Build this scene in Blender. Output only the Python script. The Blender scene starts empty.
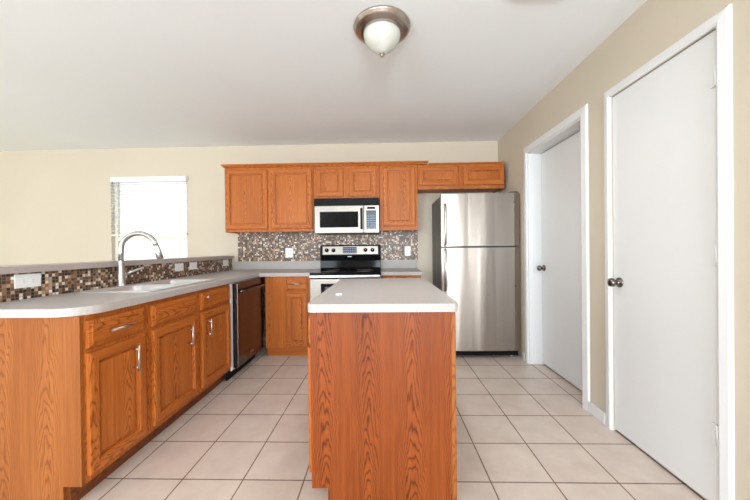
import bpy, bmesh, math, random
from mathutils import Vector, Matrix
random.seed(7)
S = bpy.context.scene
C = S.collection

# ------------------------------------------------------------------ camera
H = 1.1665
yaw, pitch, roll = .0273, -.0048, .0108
cam = bpy.data.cameras.new('camera')
cam.sensor_fit = 'HORIZONTAL'; cam.sensor_width = 36; cam.lens = 313.84 / 750 * 36
cam.clip_start = .02; cam.clip_end = 200
co = bpy.data.objects.new('camera', cam); C.objects.link(co)
fw = Vector((-math.sin(yaw) * math.cos(pitch), math.cos(yaw) * math.cos(pitch), math.sin(pitch)))
rt = fw.cross(Vector((0, 0, 1))).normalized(); upv = rt.cross(fw)
r2 = rt * math.cos(roll) - upv * math.sin(roll)
u2 = rt * math.sin(roll) + upv * math.cos(roll)
m = Matrix((r2, u2, -fw)).transposed().to_4x4(); m.translation = (0, 0, H)
co.matrix_world = m
S.camera = co

# ------------------------------------------------------------------ world, light, exposure
W = bpy.data.worlds.new('daylight'); S.world = W; W.use_nodes = True
bg = W.node_tree.nodes['Background']
bg.inputs[0].default_value = (.93, .97, 1, 1); bg.inputs[1].default_value = 1.5

def area(name, loc, rot, sx, sy, power, col=(1, 1, 1)):
    l = bpy.data.lights.new(name, 'AREA'); l.shape = 'RECTANGLE'; l.size = sx; l.size_y = sy
    l.energy = power; l.color = col
    o = bpy.data.objects.new(name, l); C.objects.link(o); o.location = loc; o.rotation_euler = rot
    return o
R = math.radians
# daylight from the room to the left, plus assumed openings behind the camera
DAY = (.89, .99, 1.09)
area('unseen_rear_light_right', (.5, -4.52, 1.35), (R(117), 0, 0), 1.6, 2.0, 265, DAY)  # rear lamps added behind the camera, tilted up to brighten the ceiling
area('unseen_rear_light_left', (-5.2, -4.52, 1.25), (R(113), 0, 0), 1.5, 2.0, 40, DAY)
area('unseen_rear_light_mid', (-3.0, -4.52, 1.1), (R(132), 0, 0), 2.2, 2.0, 175, DAY)
area('daylight_side_window', (-6.32, .6, 1.3), (R(112), 0, R(-90)), 3.4, 1.7, 17, (.93, 1.06, .62))
area('added_ceiling_fill', (.004, 1.885, 2.30), (0, 0, 0), .2, .2, 10, (.97, 1, 1.02))  # downlight added below the dome to brighten island top and floor
S.view_settings.view_transform = 'Standard'; S.view_settings.look = 'None'
S.view_settings.exposure = 0.19; S.view_settings.gamma = 1
S.view_settings.use_curve_mapping = False

# ------------------------------------------------------------------ materials
def new_mat(name):
    mt = bpy.data.materials.new(name); mt.use_nodes = True
    nt = mt.node_tree; b = nt.nodes['Principled BSDF']
    return mt, nt, b
def N(nt, t, **k):
    n = nt.nodes.new(t)
    for a, v in k.items(): setattr(n, a, v)
    return n
def math_(nt, op, a, b=None):
    n = N(nt, 'ShaderNodeMath', operation=op)
    for i, v in enumerate((a, b)):
        if v is None: continue
        if isinstance(v, (int, float)): n.inputs[i].default_value = v
        else: nt.links.new(v, n.inputs[i])
    return n.outputs[0]
def ramp(nt, fac, stops, interp='LINEAR'):
    n = N(nt, 'ShaderNodeValToRGB'); n.color_ramp.interpolation = interp
    e = n.color_ramp.elements
    while len(e) < len(stops): e.new(.5)
    for i, (p, c) in enumerate(stops): e[i].position = p; e[i].color = (*c, 1)
    nt.links.new(fac, n.inputs[0]); return n.outputs[0]
def mix(nt, fac, a, b, mode='MIX'):
    n = N(nt, 'ShaderNodeMix', data_type='RGBA', blend_type=mode)
    for s, v in ((n.inputs[0], fac), (n.inputs[6], a), (n.inputs[7], b)):
        if isinstance(v, (int, float)): s.default_value = v
        elif isinstance(v, tuple): s.default_value = (*v, 1)
        else: nt.links.new(v, s)
    return n.outputs[2]
def noise(nt, vec, scale, detail=2, rough=.5):
    n = N(nt, 'ShaderNodeTexNoise'); n.inputs['Scale'].default_value = scale
    n.inputs['Detail'].default_value = detail; n.inputs['Roughness'].default_value = rough
    nt.links.new(vec, n.inputs['Vector']); return n.outputs['Fac']
def mapping(nt, vec, sc):
    n = N(nt, 'ShaderNodeMapping'); n.inputs['Scale'].default_value = sc
    nt.links.new(vec, n.inputs['Vector']); return n.outputs[0]
def uvco(nt): return N(nt, 'ShaderNodeTexCoord').outputs['UV']
def objco(nt): return N(nt, 'ShaderNodeTexCoord').outputs['Object']
def bump(nt, b, h, strength, dist=.002):
    n = N(nt, 'ShaderNodeBump'); n.inputs['Strength'].default_value = strength; n.inputs['Distance'].default_value = dist
    nt.links.new(h, n.inputs['Height']); nt.links.new(n.outputs[0], b.inputs['Normal'])

def plain(name, col, rough=.5, metal=0, coat=0, var=.04, vs=6, spec=.5, bmp=0):
    mt, nt, b = new_mat(name)
    n = noise(nt, objco(nt), vs, 3)
    lo = tuple(c * (1 - var) for c in col); hi = tuple(min(1, c * (1 + var)) for c in col)
    nt.links.new(ramp(nt, n, [(.3, lo), (.7, hi)]), b.inputs['Base Color'])
    b.inputs['Roughness'].default_value = rough; b.inputs['Metallic'].default_value = metal
    b.inputs['Coat Weight'].default_value = coat; b.inputs['Specular IOR Level'].default_value = spec
    if bmp: bump(nt, b, noise(nt, objco(nt), 180, 2), bmp, .001)
    return mt

def oak(name, lo, mid, hi, flitch=.105, rough=.42, arch=1.0):
    mt, nt, b = new_mat(name)
    uv = uvco(nt)
    w1 = noise(nt, mapping(nt, uv, (1.6, .7, 1)), 1, 2)
    sep = N(nt, 'ShaderNodeSeparateXYZ'); nt.links.new(uv, sep.inputs[0])
    u = math_(nt, 'ADD', sep.outputs[0], math_(nt, 'MULTIPLY', math_(nt, 'SUBTRACT', w1, .5), .07))
    cell = math_(nt, 'FLOOR', math_(nt, 'DIVIDE', u, 2 * flitch))
    wn = N(nt, 'ShaderNodeTexWhiteNoise', noise_dimensions='1D'); nt.links.new(cell, wn.inputs['W'])
    rnd = wn.outputs['Value']
    x = math_(nt, 'ABSOLUTE', math_(nt, 'SUBTRACT', math_(nt, 'MULTIPLY', math_(nt, 'FRACT', math_(nt, 'DIVIDE', u, 2 * flitch)), 2), 1))
    w2 = noise(nt, mapping(nt, uv, (11, 2.1, 1)), 1, 3, .6)
    f = math_(nt, 'ADD', math_(nt, 'MULTIPLY', sep.outputs[1], 1.0), math_(nt, 'MULTIPLY', math_(nt, 'POWER', x, 1.75), 1.15))
    f = math_(nt, 'ADD', f, math_(nt, 'MULTIPLY', w2, .62))
    f = math_(nt, 'ADD', math_(nt, 'MULTIPLY', f, 12.5), math_(nt, 'MULTIPLY', rnd, 9.7))
    ring = math_(nt, 'FRACT', f)
    tone = ramp(nt, ring, [(0, (.05,) * 3), (.07, (.25,) * 3), (.22, (.85,) * 3), (.6, (1,) * 3), (.88, (.7,) * 3), (1, (.05,) * 3)])
    fine = noise(nt, mapping(nt, uv, (300, 6, 1)), 1, 3, .65)
    streak = noise(nt, mapping(nt, uv, (60, 1.2, 1)), 1, 2, .6)
    broad = noise(nt, mapping(nt, uv, (7, .5, 1)), 1, 2)
    t = N(nt, 'ShaderNodeRGBToBW'); nt.links.new(tone, t.inputs[0])
    amp = math_(nt, 'SUBTRACT', .56 * arch, math_(nt, 'MULTIPLY', x, .38 * arch))
    v = math_(nt, 'MULTIPLY', math_(nt, 'SUBTRACT', t.outputs[0], .74), amp)
    for tex, k in ((fine, .55), (streak, .42), (broad, .30)):
        v = math_(nt, 'ADD', v, math_(nt, 'MULTIPLY', math_(nt, 'SUBTRACT', tex, .5), k))
    v = math_(nt, 'ADD', v, .56)
    nt.links.new(ramp(nt, v, [(.16, lo), (.56, mid), (.84, hi)]), b.inputs['Base Color'])
    b.inputs['Roughness'].default_value = rough
    b.inputs['Specular IOR Level'].default_value = .25
    bump(nt, b, fine, .12, .001)
    return mt

M = {}
M['oak'] = oak('oak', (.15, .033, .005), (.44, .118, .019), (.62, .21, .044), arch=.8)
M['veneer_dim'] = oak('oak_veneer_dimmed', (.14, .036, .006), (.285, .086, .018), (.38, .135, .036), arch=.75)  # oak toned down to offset strong rear light on the peninsula end
M['red_dim'] = oak('red_oak_veneer_dimmed', (.070, .014, .0015), (.22, .046, .0065), (.33, .083, .015))  # redder island panel, also darkened against the frontal rear light
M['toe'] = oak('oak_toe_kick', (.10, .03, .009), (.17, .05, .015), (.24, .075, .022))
M['wall'] = plain('wall_paint', (.625, .55, .44), .85, var=.02, vs=1.2, bmp=.15, spec=.25)
M['ceil'] = plain('ceiling_paint', (.885, .91, .92), .9, var=.015, vs=1.0, bmp=.2, spec=.2)
M['white'] = plain('white_semigloss_paint', (.775, .775, .77), .38, var=.012, vs=2)
M['plastic'] = plain('white_plastic', (.88, .88, .87), .35, var=.01)
M['slotdark'] = plain('dark_slot', (.05, .05, .05), .6)
M['black'] = plain('black_glass', (.006, .006, .007), .08, spec=.1)
M['blackp'] = plain('black_plastic', (.010, .010, .011), .4, spec=.08)
M['grey'] = plain('dark_grey_enamel', (.10, .095, .095), .45)
M['chrome'] = plain('brushed_nickel', (.60, .58, .555), .32, metal=1)
M['satin'] = plain('satin_steel', (.56, .56, .56), .3, metal=1)
M['rim'] = plain('nickel_rim', (.46, .40, .36), .25, metal=1)
M['darkmetal'] = plain('dark_pewter', (.20, .18, .17), .22, metal=1)
M['display'] = plain('blue_grey_display', (.025, .035, .055), .25, var=.4, vs=90)
M['buttons'] = plain('pale_button_print', (.16, .22, .34), .4)
M['blind'] = plain('white_blind', (.86, .86, .84), .5, var=.01)
M['vinyl'] = plain('cream_vinyl', (.80, .79, .68), .4, var=.01)
M['sinksteel'] = plain('sink_steel', (.74, .74, .74), .42, metal=.75)

def laminate(name, a, b_, rough=.4):
    mt, nt, b = new_mat(name)
    o = objco(nt)
    n1 = noise(nt, o, 240, 2, .7); n2 = noise(nt, o, 5, 3)
    c = ramp(nt, n1, [(.32, a), (.66, b_)])
    c2 = mix(nt, math_(nt, 'MULTIPLY', n2, .30), c, tuple(x * .80 for x in a))
    nt.links.new(c2, b.inputs['Base Color']); b.inputs['Roughness'].default_value = rough; b.inputs['Specular IOR Level'].default_value = .25
    return mt
M['lam'] = laminate('grey_beige_laminate', (.42, .38, .36), (.55, .52, .50))
M['lamledge'] = laminate('taupe_laminate', (.42, .35, .325), (.53, .46, .43))

def steel(name, base=(.60, .585, .565), rough=.24, axis=0, metal=1):
    mt, nt, b = new_mat(name)
    o = objco(nt)
    s = [4, 4, 4]; s[axis] = 160
    st = noise(nt, mapping(nt, o, (300, 300, 1.5) if axis == 2 else (1.5, 300, 300)), 1, 2)
    wav = noise(nt, mapping(nt, o, (5.5, 5.5, .35)), 1, 1.5)
    nt.links.new(ramp(nt, st, [(.3, tuple(c * .93 for c in base)), (.7, tuple(c * 1.05 for c in base))]), b.inputs['Base Color'])
    b.inputs['Metallic'].default_value = metal; b.inputs['Roughness'].default_value = rough
    bump(nt, b, wav, .5, .022)
    return mt
M['fridge'] = steel('stainless_fridge', (.42, .375, .335), .30, 2)
M['steel'] = steel('stainless_range', (.27, .25, .22), .33, 0)
M['dwsteel'] = steel('dark_stainless', (.17, .145, .14), .26, 0)

def mosaic():
    mt, nt, b = new_mat('glass_mosaic')
    P = .0186
    uv = uvco(nt)
    sc = N(nt, 'ShaderNodeVectorMath', operation='SCALE'); sc.inputs[3].default_value = 1 / P; nt.links.new(uv, sc.inputs[0])
    fl = N(nt, 'ShaderNodeVectorMath', operation='FLOOR'); nt.links.new(sc.outputs[0], fl.inputs[0])
    fr = N(nt, 'ShaderNodeVectorMath', operation='FRACTION'); nt.links.new(sc.outputs[0], fr.inputs[0])
    wn = N(nt, 'ShaderNodeTexWhiteNoise', noise_dimensions='2D'); nt.links.new(fl.outputs[0], wn.inputs['Vector'])
    col = ramp(nt, wn.outputs['Value'], [(0, (.022, .012, .008)), (.18, (.075, .032, .016)), (.36, (.16, .070, .030)), (.50, (.30, .140, .055)), (.62, (.40, .22, .11)), (.70, (.09, .065, .05)), (.76, (.50, .34, .21)), (.85, (.76, .64, .50)), (.94, (.88, .83, .76))], 'CONSTANT')
    sp = N(nt, 'ShaderNodeSeparateXYZ'); nt.links.new(fr.outputs[0], sp.inputs[0])
    dx = math_(nt, 'ABSOLUTE', math_(nt, 'SUBTRACT', sp.outputs[0], .5)); dy = math_(nt, 'ABSOLUTE', math_(nt, 'SUBTRACT', sp.outputs[1], .5))
    g = math_(nt, 'GREATER_THAN', math_(nt, 'MAXIMUM', dx, dy), .44)
    nt.links.new(mix(nt, g, col, (.26, .20, .155)), b.inputs['Base Color'])
    rg = math_(nt, 'ADD', math_(nt, 'MULTIPLY', g, .4), .34); nt.links.new(rg, b.inputs['Roughness'])
    bump(nt, b, math_(nt, 'SUBTRACT', 1, g), .4, .001)
    return mt
M['mosaic'] = mosaic()

def floor_tiles():
    mt, nt, b = new_mat('beige_ceramic_tile')
    T = .3115
    o = objco(nt)
    mp = N(nt, 'ShaderNodeMapping'); mp.inputs['Location'].default_value = (1.3482 / T + 30, -1.568 / T + 30, 0); mp.inputs['Scale'].default_value = (1 / T,) * 3
    nt.links.new(o, mp.inputs['Vector'])
    fr = N(nt, 'ShaderNodeVectorMath', operation='FRACTION'); nt.links.new(mp.outputs[0], fr.inputs[0])
    fl = N(nt, 'ShaderNodeVectorMath', operation='FLOOR'); nt.links.new(mp.outputs[0], fl.inputs[0])
    wn = N(nt, 'ShaderNodeTexWhiteNoise', noise_dimensions='2D'); nt.links.new(fl.outputs[0], wn.inputs['Vector'])
    sp = N(nt, 'ShaderNodeSeparateXYZ'); nt.links.new(fr.outputs[0], sp.inputs[0])
    dx = math_(nt, 'ABSOLUTE', math_(nt, 'SUBTRACT', sp.outputs[0], .5)); dy = math_(nt, 'ABSOLUTE', math_(nt, 'SUBTRACT', sp.outputs[1], .5))
    g = math_(nt, 'GREATER_THAN', math_(nt, 'MAXIMUM', dx, dy), .4885)
    n1 = noise(nt, o, 7, 4, .6); n2 = noise(nt, o, 60, 2)
    c = ramp(nt, n1, [(.3, (.60, .49, .42)), (.7, (.70, .60, .525))])
    c = mix(nt, math_(nt, 'MULTIPLY', n2, .2), c, (.76, .66, .58))
    c = mix(nt, math_(nt, 'MULTIPLY', wn.outputs['Value'], .16), c, (.50, .37, .29))
    gn = ramp(nt, n1, [(.35, (.15, .085, .055)), (.65, (.26, .165, .115))])
    nt.links.new(mix(nt, g, c, gn), b.inputs['Base Color'])
    nt.links.new(math_(nt, 'ADD', math_(nt, 'MULTIPLY', g, .5), .33), b.inputs['Roughness'])
    bump(nt, b, math_(nt, 'SUBTRACT', 1, g), .5, .002)
    return mt
M['floor'] = floor_tiles()

def glass_pane():
    mt, nt, b = new_mat('window_glass')
    nt.nodes.remove(b)
    tr = N(nt, 'ShaderNodeBsdfTransparent'); gl = N(nt, 'ShaderNodeBsdfGlossy'); gl.inputs['Roughness'].default_value = .02
    lw = N(nt, 'ShaderNodeFresnel'); mx = N(nt, 'ShaderNodeMixShader')
    nt.links.new(lw.outputs[0], mx.inputs[0]); nt.links.new(tr.outputs[0], mx.inputs[1]); nt.links.new(gl.outputs[0], mx.inputs[2])
    nt.links.new(mx.outputs[0], nt.nodes['Material Output'].inputs[0])
    return mt
M['glass'] = glass_pane()

def frosted():
    mt, nt, b = new_mat('frosted_lamp_glass')
    n = noise(nt, objco(nt), 14, 3)
    nt.links.new(ramp(nt, n, [(.3, (.72, .73, .66)), (.7, (.84, .84, .78))]), b.inputs['Base Color'])
    b.inputs['Roughness'].default_value = .25; b.inputs['Transmission Weight'].default_value = .25
    b.inputs['Coat Weight'].default_value = .4
    return mt
M['frost'] = frosted()
mt, nt, b = new_mat('clear_plastic'); b.inputs['Base Color'].default_value = (.85, .85, .84, 1); b.inputs['Roughness'].default_value = .15; b.inputs['Transmission Weight'].default_value = .6
M['clear'] = mt

# ------------------------------------------------------------------ mesh builder
WL = {}
class MB:
    def __init__(s):
        s.bm = bmesh.new(); s.rot = s.bm.faces.layers.int.new('rot')
    def box(s, x0, x1, y0, y1, z0, z1, bev=0, seg=2):
        r = bmesh.ops.create_cube(s.bm, size=1)
        vs = r['verts']
        for v in vs:
            v.co = Vector(((x0 + x1) / 2 + v.co.x * (x1 - x0), (y0 + y1) / 2 + v.co.y * (y1 - y0), (z0 + z1) / 2 + v.co.z * (z1 - z0)))
        if bev:
            es = list({e for v in vs for e in v.link_edges})
            bmesh.ops.bevel(s.bm, geom=es, offset=bev, segments=seg, affect='EDGES', profile=.5, clamp_overlap=True)
        return s
    def tube(s, pts, rad, n=12, cap=True):
        pts = [Vector(p) for p in pts]
        rads = rad if isinstance(rad, (list, tuple)) else [rad] * len(pts)
        rings = []; ref = None
        for i, p in enumerate(pts):
            a = pts[max(i - 1, 0)]; b = pts[min(i + 1, len(pts) - 1)]
            t = (b - a).normalized()
            if ref is None: ref = Vector((0, 0, 1)) if abs(t.z) < .9 else Vector((1, 0, 0))
            q = (ref - t * ref.dot(t)).normalized(); ref = q; w = t.cross(q)
            rings.append([s.bm.verts.new(p + (q * math.cos(2 * math.pi * k / n) + w * math.sin(2 * math.pi * k / n)) * rads[i]) for k in range(n)])
        for A, B in zip(rings, rings[1:]):
            for k in range(n):
                f = s.bm.faces.new((A[k], A[(k + 1) % n], B[(k + 1) % n], B[k])); f.smooth = True
        if cap:
            s.bm.faces.new(rings[0][::-1]); s.bm.faces.new(rings[-1])
        return s
    def lathe(s, prof, org, axis='Z', n=32):
        # prof: list of (radius, distance along axis)
        org = Vector(org)
        def P(r, d, k):
            a = 2 * math.pi * k / n; c, si = r * math.cos(a), r * math.sin(a)
            if axis == 'Z': return org + Vector((c, si, d))
            if axis == 'X': return org + Vector((d, c, si))
            return org + Vector((c, d, si))
        rings = []
        for r, d in prof:
            if r < 1e-6: rings.append([s.bm.verts.new(P(0, d, 0))])
            else: rings.append([s.bm.verts.new(P(r, d, k)) for k in range(n)])
        for A, B in zip(rings, rings[1:]):
            for k in range(n):
                a, b_ = A[k % len(A)], A[(k + 1) % len(A)]; c, d = B[(k + 1) % len(B)], B[k % len(B)]
                vs = []
                for v in (a, b_, c, d):
                    if v not in vs: vs.append(v)
                if len(vs) > 2:
                    f = s.bm.faces.new(vs); f.smooth = True
        if len(rings[0]) > 1: s.bm.faces.new(rings[0][::-1])
        if len(rings[-1]) > 1: s.bm.faces.new(rings[-1])
        return s
    def panel(s, org, U, V, Nn, w, h, prof):
        # lofted rectangle: prof = [(inset, height)], org = lower corner, U, V in plane, Nn outwards
        org, U, V, Nn = map(Vector, (org, U, V, Nn))
        loops = []
        for i, d in prof:
            loops.append([s.bm.verts.new(org + U * a + V * b_ + Nn * d) for a, b_ in ((i, i), (w - i, i), (w - i, h - i), (i, h - i))])
        s.bm.faces.new(loops[0][::-1])
        for A, B in zip(loops, loops[1:]):
            for k in range(4):
                f = s.bm.faces.new((A[k], A[(k + 1) % 4], B[(k + 1) % 4], B[k]))
                if k in (0, 2): f[s.rot] = 1
        s.bm.faces.new(loops[-1])
        return s
    def prism(s, outline, holes, z0, z1):
        es = []
        for lp in [outline] + list(holes):
            vs = [s.bm.verts.new((x, y, z0)) for x, y in lp]
            es += [s.bm.edges.new((vs[i], vs[(i + 1) % len(vs)])) for i in range(len(vs))]
        fs = [g for g in bmesh.ops.triangle_fill(s.bm, edges=es, use_beauty=True, use_dissolve=False)['geom'] if isinstance(g, bmesh.types.BMFace)]
        ex = bmesh.ops.extrude_face_region(s.bm, geom=fs)['geom']
        for v in ex:
            if isinstance(v, bmesh.types.BMVert): v.co.z = z1
        return s
    def slab(s, us, vs, holes, axis, d0, d1):
        # wall with rectangular holes: us, vs breakpoints, holes = set of (i, j) empty cells
        nu, nv = len(us) - 1, len(vs) - 1
        full = lambda i, j: 0 <= i < nu and 0 <= j < nv and (i, j) not in holes
        cache = {}
        def P(u, v, d):
            k = (u, v, d)
            if k not in cache:
                cache[k] = s.bm.verts.new((u, d, v) if axis == 'Y' else (d, u, v))
            return cache[k]
        for i in range(nu):
            for j in range(nv):
                if not full(i, j): continue
                a, b_, c, d = us[i], us[i + 1], vs[j], vs[j + 1]
                for q in (d0, d1): s.bm.faces.new((P(a, c, q), P(b_, c, q), P(b_, d, q), P(a, d, q)))
                for di, dj, e in ((-1, 0, ((a, c), (a, d))), (1, 0, ((b_, c), (b_, d))), (0, -1, ((a, c), (b_, c))), (0, 1, ((a, d), (b_, d)))):
                    if not full(i + di, j + dj):
                        (p, q), (r, t) = e
                        s.bm.faces.new((P(p, q, d0), P(r, t, d0), P(r, t, d1), P(p, q, d1)))
        return s
    def build(s, name, mat, parent=None, grain='Z', loc=None, bevel=0, label=None, smooth=False):
        bm = s.bm
        bmesh.ops.recalc_face_normals(bm, faces=bm.faces[:])
        uvl = bm.loops.layers.uv.new('UVMap')
        ou, ov = random.uniform(0, 40), random.uniform(0, 40)
        gi = 'XYZ'.index(grain)
        for f in bm.faces:
            n = f.normal; ax = max(range(3), key=lambda i: abs(n[i]))
            g = gi
            if f[s.rot] and ax != gi: g = [i for i in range(3) if i not in (ax, gi)][0]
            if ax == g: a, b_ = [i for i in range(3) if i != ax]
            else: b_ = g; a = [i for i in range(3) if i not in (ax, g)][0]
            for l in f.loops: l[uvl].uv = (l.vert.co[a] + ou, l.vert.co[b_] + ov)
        base = Vector((0, 0, 0))
        if parent is not None: base = Vector(WL[parent.name])
        elif loc is not None: base = Vector(loc)
        if parent is not None and loc is not None: base = Vector(loc)
        for v in bm.verts: v.co -= base
        me = bpy.data.meshes.new(name); bm.to_mesh(me); bm.free()
        o = bpy.data.objects.new(name, me); C.objects.link(o)
        me.materials.append(M[mat] if isinstance(mat, str) else mat)
        if parent is not None:
            o.parent = parent; o.location = base - Vector(WL[parent.name])
        else: o.location = base
        WL[o.name] = tuple(base)
        if smooth:
            for p in me.polygons: p.use_smooth = True
        if bevel:
            md = o.modifiers.new('bevel', 'BEVEL'); md.width = bevel; md.segments = 3; md.limit_method = 'ANGLE'; md.angle_limit = R(40)
        if label: o['label'] = label
        return o

def tag(o, label, cat, group=None):
    o['label'] = label; o['category'] = cat
    if group: o['group'] = group
    return o
def thing(name, loc, label, cat, group=None):
    o = bpy.data.objects.new(name, None); C.objects.link(o); o.location = loc; o.empty_display_size = .05
    WL[o.name] = tuple(loc)
    return tag(o, label, cat, group)
def struct(o):
    o['kind'] = 'structure'; return o
def sempty(name, loc):
    o = bpy.data.objects.new(name, None); C.objects.link(o); o.location = loc; WL[o.name] = tuple(loc); o['kind'] = 'structure'
    return o

# ------------------------------------------------------------------ room shell
XR, YB, ZC = 1.4415, 3.975, 2.497
XL, YF = -6.4, -4.6
struct(MB().box(XL - .1, 2.4, YF - .1, YB + .12, -.1, 0).build('floor', 'floor', loc=(0, 0, 0)))
struct(MB().box(XL - .1, 2.4, YF - .1, YB + .12, ZC, ZC + .1).build('ceiling', 'ceil', loc=(-2, 0, ZC)))
WX0, WX1, WZ0, WZ1 = -3.525, -2.525, .80, 2.112
struct(MB().slab([XL - .1, WX0, WX1, 2.4], [0, WZ0, WZ1, ZC], {(1, 1)}, 'Y', YB, YB + .12).build('wall_back', 'wall', loc=(0, YB, 0)))
# right wall with two door openings
NY0, NY1, FY0, FY1, DZ = 1.388, 2.022, 2.312, 3.172, 2.104
struct(MB().slab([YF - .1, NY0, NY1, FY0, FY1, YB], [0, DZ, ZC], {(1, 0), (3, 0)}, 'X', XR, XR + .168).build('wall_right', 'wall', loc=(XR, 0, 0)))
struct(MB().box(2.3, 2.4, .9, YB, 0, ZC).build('wall_pantry', 'wall', loc=(2.3, 2, 0)))
struct(MB().box(XR + .168, 2.3, .9, 1.0, 0, ZC).build('wall_closet', 'wall', loc=(2, .9, 0)))
struct(MB().slab([YF, -1.2, 2.4, YB], [0, .45, 2.15, ZC], {(1, 1)}, 'X', XL - .1, XL).build('wall_left', 'wall', loc=(XL, 0, 0)))
struct(MB().slab([XL, -6, -4.4, -4.1, -1.9, 0, 1.1, XR + .1], [0, .22, 2.28, ZC], {(1, 1), (3, 1), (5, 1)}, 'Y', YF - .1, YF).build('wall_front', 'wall', loc=(0, YF, 0)))
# half wall behind the sink, mosaic facings
HX, HY0 = -1.95, 1.378
struct(MB().box(HX - .115, HX, HY0, YB, 0, 1.055).build('wall_peninsula', 'wall', loc=(HX, 2.5, 0)))
struct(MB().box(HX, HX + .008, HY0 + .01, YB - .001, .914, 1.055).build('trim_1', 'mosaic', loc=(HX, 2.5, .914)))
mb = MB().box(-1.862, -.03, YB - .008, YB, 1.012, 1.40)
struct(MB().box(-1.862, .432, YB - .008, YB, 1.02, 1.40).build('trim_2', 'mosaic', loc=(-.7, YB, 1.02)))
mb.bm.free()
# bar ledge
led = MB().box(HX - .15, HX + .035, HY0 - .03, YB - .002, 1.0555, 1.094).build('bar_ledge', 'lamledge', loc=(HX, 2.5, 1.055), bevel=.004)
tag(led, 'taupe laminate ledge capping the tiled half wall behind the sink', 'ledge')
# baseboards
def baseboard(name, y0, y1, x=XR):
    struct(MB().box(x - .014, x, y0, y1, 0, .075, .004).build(name, 'white', loc=(x, (y0 + y1) / 2, 0)))
baseboard('baseboard_right', 2.077, 2.24)
baseboard('baseboard_right_front', YF, 1.332)
baseboard('baseboard_right_back', 3.246, 3.292)
struct(MB().box(XL, HX - .115, YB - .014, YB, 0, .09, .004).build('baseboard_back', 'white', loc=(-4, YB, 0)))

# ------------------------------------------------------------------ doors
def casing(root, y0, y1, top, w=.06):
    mb = MB()
    p = [(0, .0), (0, .010), (.012, .017), (w - .010, .013), (w - .004, .009), (w, .0)]
    # two legs and a head mitred: loft along the path
    path = [((y0 - w, 0), (y0, 0)), ((y0 - w, top + w), (y0, top)), ((y1 + w, top + w), (y1, top)), ((y1 + w, 0), (y1, 0))]
    rows = []
    for (oy, oz), (iy, iz) in path:
        row = []
        for d, t in p:
            k = 1 - d / w     # d measured from the inner edge outwards
            row.append(mb.bm.verts.new((XR - t, iy + (oy - iy) * (1 - k), iz + (oz - iz) * (1 - k))))
        rows.append(row)
    for A, B in zip(rows, rows[1:]):
        for i in range(len(p) - 1): mb.bm.faces.new((A[i], A[i + 1], B[i + 1], B[i]))
        mb.bm.faces.new((A[0], A[-1], B[-1], B[0]))
    for r_ in (rows[0], rows[-1]): mb.bm.faces.new(r_)
    return mb.build('casing', 'white', root)
def knob(root, x, y, z):
    k = MB().lathe([(.031, 0), (.031, -.004), (.026, -.009), (.012, -.012), (.011, -.026), (.018, -.031), (.0255, -.040), (.027, -.050), (.024, -.059), (.014, -.064), (0, -.065)], (x, y, z), 'X', 28).build('door_knob', 'darkmetal', root)
    MB().box(x - .0668, x - .0645, y - .0015, y + .0015, z - .006, z + .006).build('lock_button', 'blackp', k)
def hinge(root, y, z):
    MB().tube([(XR - .004, y, z - .045), (XR - .004, y, z + .045)], .0065, 10).box(XR - .002, XR + .004, y, y + .028, z - .045, z + .045).build('hinge', 'white', root)
d1 = sempty('door_1', (XR, (NY0 + NY1) / 2, 0))
MB().box(XR + .006, XR + .041, NY0 + .004, NY1 - .004, .014, DZ - .005, .002).build('door_panel', 'white', d1)
casing(d1, NY0, NY1, DZ - .001, .055)
MB().box(XR + .045, XR + .10, NY0, NY0 + .012, 0, DZ).box(XR + .045, XR + .10, NY1 - .012, NY1, 0, DZ).box(XR + .045, XR + .10, NY0 + .012, NY1 - .012, DZ - .012, DZ).build('door_stop', 'white', d1)
knob(d1, XR + .006, NY1 - .055, .942)
for z in (1.897, 1.122, .339): hinge(d1, NY0 + .006, z)
d2 = sempty('door_2', (XR, (FY0 + FY1) / 2, 0))
MB().box(XR + .126, XR + .161, FY0 + .018, FY1 - .018, .014, DZ - .022, .002).build('door_panel', 'white', d2)
casing(d2, FY0, FY1, DZ - .006, .07)
MB().box(XR, XR + .1679, FY0, FY0 + .016, 0, DZ - .016).box(XR, XR + .1679, FY1 - .016, FY1, 0, DZ - .016).box(XR, XR + .1679, FY0, FY1, DZ - .016, DZ).build('door_jamb', 'white', d2)
knob(d2, XR + .126, FY1 - .062, .958)

# ------------------------------------------------------------------ window on the back wall
w1 = sempty('window_1', ((WX0 + WX1) / 2, YB + .06, WZ0))
fr = .04
mb = MB()
y0, y1 = YB + .055, YB + .10
mb.box(WX0, WX0 + fr, y0, y1, WZ0, WZ1).box(WX1 - fr, WX1, y0, y1, WZ0, WZ1).box(WX0 + fr, WX1 - fr, y0, y1, WZ1 - fr, WZ1).box(WX0 + fr, WX1 - fr, y0, y1, WZ0, WZ0 + fr)
mb.build('window_frame', 'vinyl', w1)
MB().box(WX0 + fr, WX1 - fr, y0 - .005, y1 - .01, 1.300, 1.352, .003).build('meeting_rail', 'vinyl', w1)
MB().box(WX0 + fr, WX1 - fr, y0 + .018, y0 + .022, WZ0 + fr, 1.30).box(WX0 + fr, WX1 - fr, y0 + .018, y0 + .022, 1.352, WZ1 - fr).build('window_pane', 'glass', w1)
MB().box(WX0 + .001, WX1 - .001, YB - .02, YB + .054, WZ0 + .0005, WZ0 + .02, .003).build('window_sill', 'white', w1)
bl = thing('window_blind', ((WX0 + WX1) / 2, YB + .02, 1.36), 'white horizontal slat blind hanging in the bright window left of the cabinets', 'blind')
MB().box(WX0 + .036, WX1 + .022, YB - .052, YB - .0005, 2.05, WZ1 + .004, .004).build('headrail', 'blind', bl)
mb = MB(); z = 2.025
while z > 1.40:
    mb.box(WX0 + .038, WX1 + .018, YB - .046, YB - .004, z - .0012, z + .0012); z -= .043
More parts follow.
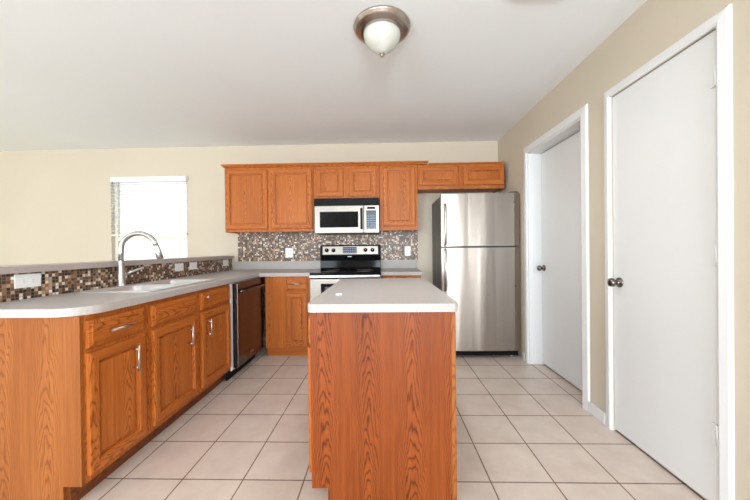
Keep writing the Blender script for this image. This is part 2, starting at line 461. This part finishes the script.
mb.build('slats', 'blind', bl)
MB().box(WX0 + .038, WX1 + .018, YB - .045, YB - .005, 1.362, 1.384, .003).build('bottom_rail', 'vinyl', bl)
for x in (WX0 + .13, WX1 - .13):
    MB().tube([(x, YB - .048, 1.37), (x, YB - .048, 2.055)], .003, 6).build('ladder_cord', 'vinyl', bl)
MB().tube([(WX0 + .07, YB - .056, 1.5), (WX0 + .07, YB - .056, 2.06)], .004, 6).build('tilt_wand', 'clear', bl)

# ------------------------------------------------------------------ cabinet helpers
DOOR = [(0, 0), (0, .017), (.003, .0195), (.008, .021), (.044, .021), (.0465, .0155), (.0515, .0145), (.0525, .0025), (.0625, .0015), (.0665, .0085)]
DRAW = [(0, 0), (0, .011), (.004, .0145), (.014, .0175), (.018, .021)]
def front(parent, name, face, a0, a1, z0, z1, prof, grain='Z'):
    # face ('Y', y): faces -Y, a = X ; ('X', x): faces +X, a = Y ; ('-X', x)
    ax, d = face; mb = MB()
    if ax == 'Y': mb.panel((a0, d, z0), (1, 0, 0), (0, 0, 1), (0, -1, 0), a1 - a0, z1 - z0, prof)
    elif ax == 'X': mb.panel((d, a0, z0), (0, 1, 0), (0, 0, 1), (1, 0, 0), a1 - a0, z1 - z0, prof)
    else: mb.panel((d, a0, z0), (0, 1, 0), (0, 0, 1), (-1, 0, 0), a1 - a0, z1 - z0, prof)
    return mb.build(name, 'oak', parent, grain)
def pull(parent, face, a, z, vertical=True, L=.15, cc=.096):
    ax, d = face; mb = MB()
    def P(s_, o):   # s_ along the bar, o outwards
        aa, zz = (a, z + s_) if vertical else (a + s_, z)
        return (aa, d - o, zz) if ax == 'Y' else ((d + o, aa, zz) if ax == 'X' else (d - o, aa, zz))
    mb.tube([P(-L / 2, .032), P(L / 2, .032)], .006, 10)
    for s_ in (-cc / 2, cc / 2): mb.tube([P(s_, 0), P(s_, .032)], .0045, 8)
    return mb.build('bar_pull', 'chrome', parent)
CG = 'oak wall cabinets'
def wall_cab(x0, x1, z0, z1, doors, label, yf=3.65, dz0=.03, dz1=.025):
    t = thing('wall_cabinet', ((x0 + x1) / 2, YB, z0), label, 'cabinet', CG)
    mb = MB()
    # carcass, open box with the face frame in front
    mb.box(x0 + .001, x0 + .018, yf + .019, YB - .001, z0, z1).box(x1 - .018, x1 - .001, yf + .019, YB - .001, z0, z1)
    mb.box(x0 + .018, x1 - .018, yf + .019, YB - .001, z0 + .012, z0 + .03).box(x0 + .018, x1 - .018, yf + .019, YB - .001, z1 - .018, z1).box(x0 + .018, x1 - .018, YB - .012, YB - .001, z0 + .03, z1 - .018)
    mb.build('carcass', 'oak', t)
    mb = MB(); mb.box(x0 + .001, x1 - .001, yf, yf + .0188, z0, z1, .0015)
    mb.build('face_frame', 'oak', t)
    for a, b_ in doors: front(t, 'door', ('Y', yf), a, b_, z0 + dz0, z1 - dz1, DOOR)
    return t
wall_cab(-1.862, -.81, 1.374, 2.13, [(-1.843, -1.353), (-1.305, -.826)], 'largest oak wall cabinet with two tall doors, left of the microwave', dz0=.035, dz1=.03)
wall_cab(-.808, -.042, 1.745, 2.13, [(-.772, -.461), (-.392, -.078)], 'short two door oak wall cabinet directly above the microwave', dz0=.03, dz1=.03)
wall_cab(-.04, .40, 1.374, 2.13, [(.004, .372)], 'tall single door oak wall cabinet between microwave and fridge', dz0=.052, dz1=.02)
wall_cab(.402, 1.396, 1.842, 2.125, [(.414, .866), (.925, 1.388)], 'short two door oak wall cabinet above the fridge', dz0=.045, dz1=.025)
def crown(x0, x1, z, p, label, yf=3.65):
    mb = MB(); n = len(p)
    A = [mb.bm.verts.new((x0 - o * .9, yf - o, z + h)) for o, h in p]; B = [mb.bm.verts.new((x1 + o * .9, yf - o, z + h)) for o, h in p]
    A2 = [mb.bm.verts.new((x0 - o * .9, YB - .002, z + h)) for o, h in p]; B2 = [mb.bm.verts.new((x1 + o * .9, YB - .002, z + h)) for o, h in p]
    loops = [A2, A, B, B2]
    for L0, L1 in zip(loops, loops[1:]):
        for i in range(n - 1): mb.bm.faces.new((L0[i], L1[i], L1[i + 1], L0[i + 1]))
    mb.bm.faces.new((A[0], A2[0], B2[0], B[0])); mb.bm.faces.new((A[-1], B[-1], B2[-1], A2[-1]))
    mb.bm.faces.new(A2); mb.bm.faces.new(B2)
    return tag(mb.build('crown_molding', 'oak', grain='X', loc=((x0 + x1) / 2, yf, z)), label, 'molding')
crown(-1.862, .50, 2.1305, [(.004, 0), (.012, .004), (.016, .012), (.026, .020), (.032, .030), (.034, .036)], 'long oak crown molding on top of the wall cabinets left of the fridge')
crown(.545, 1.38, 2.126, [(.002, 0), (.006, .004), (.010, .012), (.014, .018)], 'short thin oak molding on top of the cabinet above the fridge')

# ------------------------------------------------------------------ base cabinets
BG = 'oak base cabinets'
PX = -1.370          # peninsula face frame plane
def base_pen(y0, y1, label, drawer, door, pulls, end=False, drawer_z=(.722, .848), door_z=(.138, .700)):
    t = thing('base_cabinet', (PX - .28, (y0 + y1) / 2, 0), label, 'cabinet', BG)
    ya = .02 if end else .0005
    MB().box(HX + .012, PX - .019, y0 + ya, y0 + ya + .012, .105, .8745).box(HX + .012, PX - .019, y1 - .015, y1 - .0005, .105, .8745).box(HX + .012, PX - .019, y0 + ya + .012, y1 - .015, .105, .12).box(HX + .0101, HX + .02, y0 + ya + .012, y1 - .015, .12, .8745).build('carcass', 'oak', t)
    MB().box(PX - .0188, PX, y0 + (.0192 if end else .0005), y1 - .0005, .105, .8745, .001).build('face_frame', 'oak', t)
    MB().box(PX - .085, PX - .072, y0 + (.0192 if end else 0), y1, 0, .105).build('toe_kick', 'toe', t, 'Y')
    d = front(t, 'drawer_front', ('X', PX), *drawer, *drawer_z, DRAW, 'Y')
    dr = front(t, 'door', ('X', PX), *door, *door_z, DOOR)
    if 'h' in pulls: pull(d, ('X', PX + .021), pulls['h'][0], pulls['h'][1], False, .14)
    if 'k' in pulls:
        a, z = pulls['k']
        MB().lathe([(.006, 0), (.0055, .012), (.012, .018), (.0145, .024), (.012, .030), (0, .032)], (PX + .0208, a, z), 'X', 18).build('knob', 'chrome', d)
    if 'v' in pulls: pull(dr, ('X', PX + .021), pulls['v'][0], pulls['v'][1], True, .135)
    return t
c1 = base_pen(1.371, 1.768, 'oak base cabinet at the open end of the peninsula, nearest the camera', (1.398, 1.738), (1.398, 1.738), {'h': (1.555, .784), 'v': (1.645, .592)}, end=True)
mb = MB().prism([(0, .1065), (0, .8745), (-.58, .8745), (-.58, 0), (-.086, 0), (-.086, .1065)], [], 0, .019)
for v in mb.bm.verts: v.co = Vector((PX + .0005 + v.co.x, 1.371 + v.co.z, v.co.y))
mb.build('end_panel', 'veneer_dim', c1)
base_pen(1.769, 2.262, 'oak sink base cabinet in the middle of the peninsula, with no drawer pull', (1.800, 2.238), (1.800, 2.238), {'v': (2.122, .575)})
base_pen(2.263, 2.748, 'oak base cabinet between the sink cabinet and dishwasher, with a round drawer knob', (2.292, 2.722), (2.292, 2.722), {'k': (2.334, .812), 'v': (2.355, .577)})
BY = 3.365
def base_back(x0, x1, label, dx, withpull, filler=None):
    t = thing('base_cabinet', ((x0 + x1) / 2, BY + .3, 0), label, 'cabinet', BG)
    MB().box(x0 + .001, x0 + .016, BY + .019, YB - .001, .095, .8745).box(x1 - .016, x1 - .001, BY + .019, YB - .001, .095, .8745).box(x0 + .016, x1 - .016, BY + .019, YB - .001, .095, .11).box(x0 + .016, x1 - .016, YB - .01, YB - .001, .11, .8745).build('carcass', 'oak', t)
    MB().box(x0, x1, BY, BY + .0188, .095, .8745, .001).build('face_frame', 'oak', t)
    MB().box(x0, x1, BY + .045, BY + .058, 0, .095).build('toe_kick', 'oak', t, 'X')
    d = front(t, 'drawer_front', ('Y', BY), dx[0], dx[1], .728, .858, DRAW, 'X')
    front(t, 'door', ('Y', BY), dx[0], dx[1], .125, .695, DOOR)
    if withpull: pull(d, ('Y', BY - .021), (dx[0] + dx[1]) / 2, .795, False, .13)
    return t
base_back(-1.285, -.80, 'oak base cabinet on the back wall between dishwasher and range', (-1.055, -.828), True)
base_back(-.028, .398, 'oak base cabinet on the back wall between range and fridge, behind the island', (.005, .37), True)

# ------------------------------------------------------------------ countertops
def arc(cx, cy, r, a0, a1, n=10):
    return [(cx + r * math.cos(R(a0 + (a1 - a0) * i / n)), cy + r * math.sin(R(a0 + (a1 - a0) * i / n))) for i in range(n + 1)]
FX, FYC = -1.342, 3.342
SX0, SX1, SY0, SY1 = -1.885, -1.425, 1.86, 2.66
rr = .14
out = [(HX + .0095, YB - .010), (HX + .0095, 1.345)] + arc(FX - rr, 1.345 + rr, rr, -90, 0) + [(FX, FYC), (-.792, FYC), (-.792, YB - .010)]
hole = [(SX0 + .02, SY0 + .02), (SX1 - .02, SY0 + .02), (SX1 - .02, SY1 - .02), (SX0 + .02, SY1 - .02)]
ct = thing('countertop', (-1.6, 2.6, .875), 'long grey beige laminate countertop with sink cutout, running along the peninsula', 'countertop', 'laminate countertops')
MB().prism(out, [hole], .8755, .914).build('top', 'lam', ct, bevel=.004)
MB().box(-1.93, -.792, YB - .0185, YB - .009, .914, 1.0185, .002).build('backsplash', 'lam', ct)
ct2 = thing('countertop', (.19, 3.66, .875), 'short grey laminate countertop between range and fridge', 'countertop', 'laminate countertops')
MB().box(-.028, .412, FYC, YB - .010, .8755, .914).build('top', 'lam', ct2, bevel=.004)
MB().box(-.028, .412, YB - .0185, YB - .009, .914, 1.0185, .002).build('backsplash', 'lam', ct2)

# ------------------------------------------------------------------ island
IX0, IX1, IY0, IY1 = -.345, .316, 1.445, 2.63
isl = thing('kitchen_island', (0, 2.05, 0), 'freestanding oak kitchen island in the middle of the tiled floor', 'island')
MB().box(IX0 + .019, IX1 - .012, IY0 + .019, IY1 - .012, .10, .8745).box(IX0 + .075, IX1 - .012, IY0 + .019, IY1 - .012, .0, .10).build('carcass', 'oak', isl)
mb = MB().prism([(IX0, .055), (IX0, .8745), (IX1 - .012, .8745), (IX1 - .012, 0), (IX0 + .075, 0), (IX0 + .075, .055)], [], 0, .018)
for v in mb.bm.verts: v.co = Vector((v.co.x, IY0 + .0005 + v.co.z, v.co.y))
mb.build('end_panel', 'red_dim', isl)
MB().box(IX1 - .0118, IX1 + .010, IY0 - .003, IY1, 0, .8745, .003).build('corner_trim', 'veneer_dim', isl)
MB().box(IX0, IX0 + .0188, IY0 + .0188, IY1 - .012, .10, .8745).build('face_frame', 'oak', isl)
MB().box(IX0, IX1 - .012, IY1 - .0118, IY1, 0.1, .8745).build('back_panel', 'oak', isl)
n = 3; wY = (IY1 - IY0 - .06) / n
for i in range(n):
    a0 = IY0 + .03 + i * wY; a1 = a0 + wY - .03
    d = front(isl, 'drawer_front', ('-X', IX0), a0, a1, .722, .848, DRAW, 'Y')
    d = front(isl, 'door', ('-X', IX0), a0, a1, .108, .700, DOOR)
rc = .03
o2 = arc(IX0 - .012 + rc, IY0 - .018 + rc, rc, 180, 270, 6) + arc(IX1 + .022 - rc, IY0 - .018 + rc, rc, 270, 360, 6) + [(IX1 + .022, IY1 + .02), (IX0 - .012, IY1 + .02)]
ct3 = MB().prism(o2, [], .8755, .914).build('countertop', 'lam', loc=(0, 2.05, .875), bevel=.005)
tag(ct3, 'pale grey laminate countertop with rounded corners lying on the kitchen island', 'countertop', 'laminate countertops')
ring = MB()
nv = 24
prof = [(.009, 0), (.017, 0), (.019, .003), (.017, .008), (.011, .008), (.009, .005)]
rows = [[ring.bm.verts.new((-.247 + r_ * math.cos(2 * math.pi * k / nv), 1.71 + r_ * math.sin(2 * math.pi * k / nv), .9142 + h_)) for r_, h_ in prof] for k in range(nv)]
for k in range(nv):
    for i in range(len(prof)):
        A, B = rows[k], rows[(k + 1) % nv]; j = (i + 1) % len(prof)
        ring.bm.faces.new((A[i], A[j], B[j], B[i]))
tag(ring.build('plastic_ring', 'plastic', loc=(-.247, 1.71, .9145), smooth=True), 'small white plastic ring lying on the island countertop', 'ring')

# ------------------------------------------------------------------ sink and faucet
sk = thing('kitchen_sink', ((SX0 + SX1) / 2, (SY0 + SY1) / 2, .914), 'double bowl stainless steel drop-in sink set in the peninsula countertop', 'sink')
mid = (SY0 + SY1) / 2
def rrect(x0, x1, y0, y1, r, n=5):
    return arc(x0 + r, y0 + r, r, 180, 270, n) + arc(x1 - r, y0 + r, r, 270, 360, n) + arc(x1 - r, y1 - r, r, 0, 90, n) + arc(x0 + r, y1 - r, r, 90, 180, n)
bowls = [(SX0 + .075, SX1 - .035, SY0 + .03, mid - .018), (SX0 + .075, SX1 - .035, mid + .018, SY1 - .03)]
MB().prism(rrect(SX0, SX1, SY0, SY1, .045), [rrect(*bw, .05) for bw in bowls], .9143, .9215).build('sink_deck', 'sinksteel', sk, bevel=.003)
for bw in bowls:
    mb = MB(); levels = [(0, .919), (.006, .912), (.012, .76), (.035, .735), (.10, .730)]
    prev = None
    for ins, z in levels:
        lp = [mb.bm.verts.new((x, y, z)) for x, y in rrect(bw[0] + ins, bw[1] - ins, bw[2] + ins, bw[3] - ins, max(.05 - ins * .3, .02))]
        if prev:
            for k in range(len(lp)):
                f = mb.bm.faces.new((prev[k], prev[(k + 1) % len(lp)], lp[(k + 1) % len(lp)], lp[k])); f.smooth = True
        prev = lp
    mb.bm.faces.new(prev)
    o = mb.build('bowl', 'sinksteel', sk)
    sd = o.modifiers.new('solid', 'SOLIDIFY'); sd.thickness = .0015; sd.offset = 1
    MB().lathe([(.0, .002), (.03, .002), (.040, .004), (.042, .001)], ((bw[0] + bw[1]) / 2, (bw[2] + bw[3]) / 2, .7302), 'Z', 20).build('drain', 'satin', o)
fx, fy = -1.858, 2.17
fa = thing('kitchen_faucet', (fx, fy, .9215), 'tall brushed nickel gooseneck faucet standing behind the sink', 'faucet')
MB().lathe([(.030, 0), (.030, .006), (.026, .012), (.0245, .06), (.022, .11), (.0185, .16), (.0145, .19), (.013, .195)], (fx, fy, .9217), 'Z', 24).build('body', 'chrome', fa)
pts = [(fx, fy, 1.10), (fx + .002, fy, 1.16)]
ax_, rz = .126, .10
for i in range(19):
    a = math.pi * (1 - i / 18 * .94)
    pts.append((fx + .004 + ax_ + ax_ * math.cos(a), fy + .0, 1.185 + rz * 1.06 * math.sin(a)))
MB().tube(pts, .0165, 14).build('spout', 'chrome', fa)
e = Vector(pts[-1]); dvec = (Vector(pts[-1]) - Vector(pts[-2])).normalized()
MB().tube([e - dvec * .006, e + dvec * .01, e + dvec * .05, e + dvec * .10], [.0165, .0185, .0205, .0215], 16).build('spray_head', 'chrome', fa)
MB().tube([(fx, fy + .015, 1.0), (fx + .004, fy + .035, 1.004)], .014, 14).tube([(fx + .004, fy + .035, 1.004), (fx + .03, fy + .06, 1.018), (fx + .075, fy + .085, 1.04)], [.010, .0075, .006], 10).build('lever_handle', 'chrome', fa)

# ------------------------------------------------------------------ outlets
OG = 'white outlet plates'
def outlet_half(y, z, label, L=.12, h=.074):
    x = HX + .008
    t = thing('outlet', (x, y, z), label, 'outlet', OG)
    MB().box(x + .0003, x + .0065, y - L / 2, y + L / 2, z - h / 2, z + h / 2, .002).build('cover_plate', 'plastic', t)
    for s_ in (-1, 1):
        yc = y + s_ * .022
        k = MB().box(x + .0066, x + .0082, yc - .016, yc + .016, z - .0155, z + .0155, .001).build('socket', 'plastic', t)
        MB().box(x + .0083, x + .0086, yc - .004, yc + .004, z + .005, z + .0065).box(x + .0083, x + .0086, yc - .004, yc + .004, z - .0065, z - .005).build('slots', 'slotdark', k)
outlet_half(1.657, 1.012, 'white horizontal outlet plate on the mosaic half wall at the far left, nearest the camera', .127)
outlet_half(2.925, 1.010, 'white outlet plate on the mosaic half wall, left of the pair beside the faucet')
outlet_half(3.145, 1.010, 'white outlet plate on the mosaic half wall, right of the pair beside the faucet')
outlet_half(3.80, 1.010, 'small white outlet plate on the mosaic half wall beside the back corner')
def outlet_back(x, z, label, w=.074, h=.12):
    y = YB - .008
    t = thing('outlet', (x, y, z), label, 'outlet', OG)
    MB().box(x - w / 2, x + w / 2, y - .0065, y - .0003, z - h / 2, z + h / 2, .002).build('cover_plate', 'plastic', t)
    for s_ in (-1, 1):
        zc = z + s_ * .022
        k = MB().box(x - .0155, x + .0155, y - .0082, y - .0066, zc - .016, zc + .016, .001).build('socket', 'plastic', t)
        MB().box(x - .0065, x - .005, y - .0086, y - .0083, zc - .004, zc + .004).box(x + .005, x + .0065, y - .0086, y - .0083, zc - .004, zc + .004).build('slots', 'slotdark', k)
outlet_back(-1.20, 1.124, 'white upright outlet plate on the back mosaic left of the range', .10, .12)
outlet_back(.303, 1.130, 'white upright outlet plate on the back mosaic right of the range')

# ------------------------------------------------------------------ microwave
mx0, mx1, mz0, mz1, my = -.783, -.046, 1.346, 1.7445, 3.575
mw = thing('microwave', ((mx0 + mx1) / 2, my + .2, mz0), 'stainless over-the-range microwave with black window and vent strip', 'microwave')
MB().box(mx0, mx1, my, YB - .0095, mz0, mz1 - .001, .003).build('body', 'grey', mw)
vt = MB().box(mx0, mx1, my - .016, my - .0005, 1.660, mz1 - .001, .003)
vt.build('vent_grille', 'blackp', mw)
dr = MB().box(mx0, -.222, my - .018, my - .0005, mz0, 1.658, .004).build('door', 'steel', mw)
MB().box(-.722, -.283, my - .0195, my - .0182, 1.41, 1.59, .0005).build('window', 'black', dr)
MB().box(-.2585, -.2335, my - .048, my - .034, 1.385, 1.625, .005).box(-.252, -.240, my - .034, my - .0182, 1.40, 1.42).box(-.252, -.240, my - .034, my - .0182, 1.59, 1.61).build('handle', 'blackp', dr)
cp = MB().box(-.2195, mx1, my - .018, my - .0005, mz0, 1.658, .004).build('control_panel', 'steel', mw)
MB().box(-.192, -.078, my - .0195, my - .0182, 1.388, 1.60).build('keypad', 'display', cp)
MB().box(-.18, -.09, my - .0195, my - .0182, 1.615, 1.64).build('clock_display', 'black', cp)
mb = MB()
for i in range(3):
    for j in range(6):
        x = -.180 + i * .034; z = 1.400 + j * .026
        mb.box(x, x + .024, my - .0202, my - .0197, z, z + .012)
mb.build('buttons', 'buttons', cp)

# ------------------------------------------------------------------ range
gx0, gx1, gy = -.786, -.033, 3.30
rg = thing('kitchen_range', ((gx0 + gx1) / 2, 3.6, 0), 'freestanding stainless and black electric range against the mosaic wall', 'range')
MB().box(gx0 + .003, gx1 - .003, gy + .03, YB - .02, .06, .895).build('body', 'grey', rg)
MB().box(gx0, gx1, gy - .005, 3.88, .8955, .917, .005).build('cooktop', 'black', rg)
for x, y, r_ in ((-.60, 3.44, .10), (-.22, 3.44, .08), (-.60, 3.72, .08), (-.22, 3.72, .10)):
    MB().lathe([(r_ - .004, .9172), (r_, .9172), (r_, .9176), (r_ - .004, .9176)], (x, y, 0), 'Z', 40).build('burner_ring', 'grey', rg)
# curved backguard: black lower panel leaning back and steel control face
prof = [(3.875, .918), (3.868, .935), (3.872, 1.02), (3.862, 1.06), (3.85, 1.085), (3.862, 1.20), (3.868, 1.212), (3.94, 1.215), (3.955, .918)]
mb = MB()
A = [mb.bm.verts.new((gx0 + .002, y, z)) for y, z in prof]; B = [mb.bm.verts.new((gx1 - .002, y, z)) for y, z in prof]
for i in range(len(prof)):
    j = (i + 1) % len(prof); mb.bm.faces.new((A[i], A[j], B[j], B[i]))
mb.bm.faces.new(A); mb.bm.faces.new(B[::-1])
bgd = mb.build('backguard', 'black', rg, bevel=.003)
def tilt(mb):   # onto the slightly leaning control face
    for v in mb.bm.verts:
        v.co.y += 3.85 + (v.co.z - 1.085) / (1.20 - 1.085) * .012
    return mb
cpn = tilt(MB().box(gx0 + .035, gx1 - .035, -.004, -.0003, 1.098, 1.198, .001)).build('control_panel', 'steel', bgd)
tilt(MB().box(-.502, -.332, -.0058, -.0042, 1.112, 1.188)).build('clock_display', 'display', cpn)
mb = MB()
for i in range(6):
    for j in range(3): mb.box(-.495 + i * .027, -.478 + i * .027, -.0064, -.0059, 1.120 + j * .022, 1.130 + j * .022)
tilt(mb).build('buttons', 'buttons', cpn)
for x in (-.700, -.617, -.222, -.137):
    k = MB().lathe([(.024, 0), (.024, -.006), (.019, -.010), (.017, -.026), (.014, -.028), (0, -.028)], (x, 3.8505, 1.150), 'Y', 24).build('knob', 'blackp', cpn)
    MB().box(x - .0015, x + .0015, 3.8205, 3.8225, 1.152, 1.164).build('pointer', 'plastic', k)
MB().lathe([(.022, 0), (.022, -.001), (0, -.001)], (0, 0, 0), 'Y', 24)
mb = MB().box(-.443, -.395, 3.850, 3.8535, 1.066, 1.076, .002)
for v in mb.bm.verts: v.co.y += .0045
mb.build('badge', 'plastic', bgd)
od = MB().box(gx0 + .002, gx1 - .002, gy - .005, gy + .0295, .225, .852, .004).build('oven_door', 'steel', rg)
MB().box(gx0 + .12, gx1 - .12, gy - .008, gy - .0052, .40, .80, .001).build('window', 'black', od)
MB().box(gx0 + .165, gx1 - .165, gy - .0092, gy - .0082, .44, .765).build('window_pane', 'grey', od)
MB().box(gx0 + .002, gx1 - .002, gy - .028, gy - .010, .862, .892, .006).build('handle', 'satin', od)
MB().box(gx0 + .01, gx1 - .01, gy - .011, gy + .029, .8535, .894).build('handle_backing', 'blackp', od)
sdw = MB().box(gx0 + .002, gx1 - .002, gy - .005, gy + .0295, .07, .218, .004).build('storage_drawer', 'steel', rg)
for x in (gx0 + .06, gx1 - .06):
    for y in (gy + .08, YB - .09): MB().lathe([(.018, 0), (.018, .012), (.01, .014), (.01, .062)], (x, y, 0.0005), 'Z', 14).build('foot', 'blackp', rg)

# ------------------------------------------------------------------ refrigerator
qx0, qx1, qy = .607, 1.424, 3.30
fg = thing('refrigerator', ((qx0 + qx1) / 2, 3.6, 0), 'stainless steel top freezer refrigerator standing between counter and doorway', 'refrigerator')
MB().box(qx0 + .004, qx1 - .004, qy + .075, 3.95, .04, 1.715, .006).build('cabinet', 'grey', fg)
def fdoor(name, z0, z1):
    mb = MB()
    n = 14; w = qx1 - qx0
    row = []
    for k in range(n + 1):
        u = k / n; x = qx0 + w * u
        y = qy + .012 * (2 * u - 1) ** 2 + (.012 if k in (0, n) else 0)
        row.append((x, y))
    poly = row + [(qx1, qy + .068), (qx0, qy + .068)]
    mb.prism(poly, [], z0, z1)
    return mb.build(name, 'fridge', fg, bevel=.004)
fd = fdoor('freezer_door', 1.178, 1.733); rd = fdoor('fridge_door', .082, 1.166)
def fhandle(par, z0, z1):
    x = qx0 + .036
    mb = MB().tube([(x, qy + .004, z0), (x, qy - .022, z0 + .012), (x, qy - .040, z0 + .035), (x, qy - .042, (z0 + z1) / 2), (x, qy - .040, z1 - .035), (x, qy - .022, z1 - .012), (x, qy + .004, z1)], [.012, .013, .014, .014, .014, .013, .012], 12)
    mb.build('handle', 'satin', par)
fhandle(fd, 1.195, 1.62); fhandle(rd, .72, 1.15)
MB().lathe([(.013, 0), (.013, -.002), (.010, -.003), (0, -.003)], (qx1 - .055, qy + .009, 1.625), 'Y', 20).build('badge', 'darkmetal', fd)
MB().lathe([(.006, 0), (.006, -.002), (0, -.002)], (qx1 - .055, qy + .009, .76), 'Y', 12).build('lock_plug', 'blackp', rd)
MB().box(qx1 - .09, qx1 - .01, qy + .03, qy + .12, 1.7335, 1.750, .004).build('hinge_cover', 'grey', fg)
MB().box(qx0 + .01, qx1 - .01, qy + .06, qy + .074, .02, .078).build('base_grille', 'blackp', fg)
for x in (qx0 + .05, qx1 - .07):
    for y in (qy + .10, 3.88): MB().lathe([(.02, 0), (.02, .014), (.009, .016), (.009, .045)], (x, y, .0005), 'Z', 14).build('foot', 'satin', fg)

# ------------------------------------------------------------------ dishwasher
wy0, wy1 = 2.775, 3.358
dw = thing('dishwasher', (-1.6, 3.07, 0), 'dark stainless dishwasher built in under the peninsula counter beside the back corner', 'dishwasher')
MB().box(HX + .03, -1.372, 2.760, wy1 - .002, .09, .868).build('tub', 'grey', dw)
MB().box(-1.3718, -1.362, 2.752, wy1 - .002, .09, .868).build('tub_flange', 'plastic', dw)
MB().box(-1.3618, -1.338, wy0 + .008, wy1 - .008, .105, .862).build('gasket', 'blackp', dw)
dd = MB().box(-1.3378, -1.312, wy0, wy1, .11, .866, .004).build('door', 'dwsteel', dw, 'Y')
MB().tube([(-1.312, wy0 + .03, .79), (-1.285, wy0 + .04, .79), (-1.272, wy0 + .10, .79), (-1.268, (wy0 + wy1) / 2, .79), (-1.272, wy1 - .10, .79), (-1.285, wy1 - .04, .79), (-1.312, wy1 - .03, .79)], .0125, 12).build('handle', 'dwsteel', dd)
MB().box(-1.3119, -1.3112, 3.03, 3.10, .165, .178).build('badge', 'satin', dd)
MB().box(-1.42, -1.405, 2.752, wy1, .0005, .0895).build('kick_plate', 'blackp', dw)

# ------------------------------------------------------------------ small things
cl = thing('ceiling_light', (.004, 1.885, ZC), 'round flush ceiling light with brushed nickel rim and frosted glass dome', 'ceiling light')
cx, cy_ = .004, 1.885
MB().lathe([(.160, -.0005), (.168, -.004), (.171, -.011), (.169, -.017), (.164, -.021), (.160, -.029), (.157, -.032), (.153, -.034), (.146, -.039), (.136, -.041), (.130, -.045), (.124, -.0465), (.112, -.0465)], (cx, cy_, ZC), 'Z', 56).build('rim', 'rim', cl)
dp = [(.110, -.047)]
for i in range(1, 17):
    q = i / 16
    dp.append((.111 * (1 - q ** 2.1) ** .8 if q < 1 else 0, -.047 - .121 * q))
MB().lathe(dp, (cx, cy_, ZC), 'Z', 48).build('glass_dome', 'frost', cl)
MB().lathe([(.017, -.1655), (.017, -.169), (.010, -.172), (.008, -.176), (.010, -.180), (.006, -.185), (0, -.187)], (cx, cy_, ZC), 'Z', 20).build('finial', 'rim', cl)

vr = thing('ceiling_vent', (.83, 1.60, ZC), 'white rectangular air vent in the ceiling right of the light', 'vent')
MB().box(.685, .985, 1.50, 1.712, ZC - .006, ZC - .0004, .002).build('frame', 'plastic', vr)
mb = MB()
for k in range(7):
    y = 1.525 + k * .026
    mb.box(.705, .965, y, y + .016, ZC - .014, ZC - .0062)
mb.build('louvers', 'plastic', vr)

for o in list(bpy.data.objects):
    if o.type == 'EMPTY': o.empty_display_size = .05
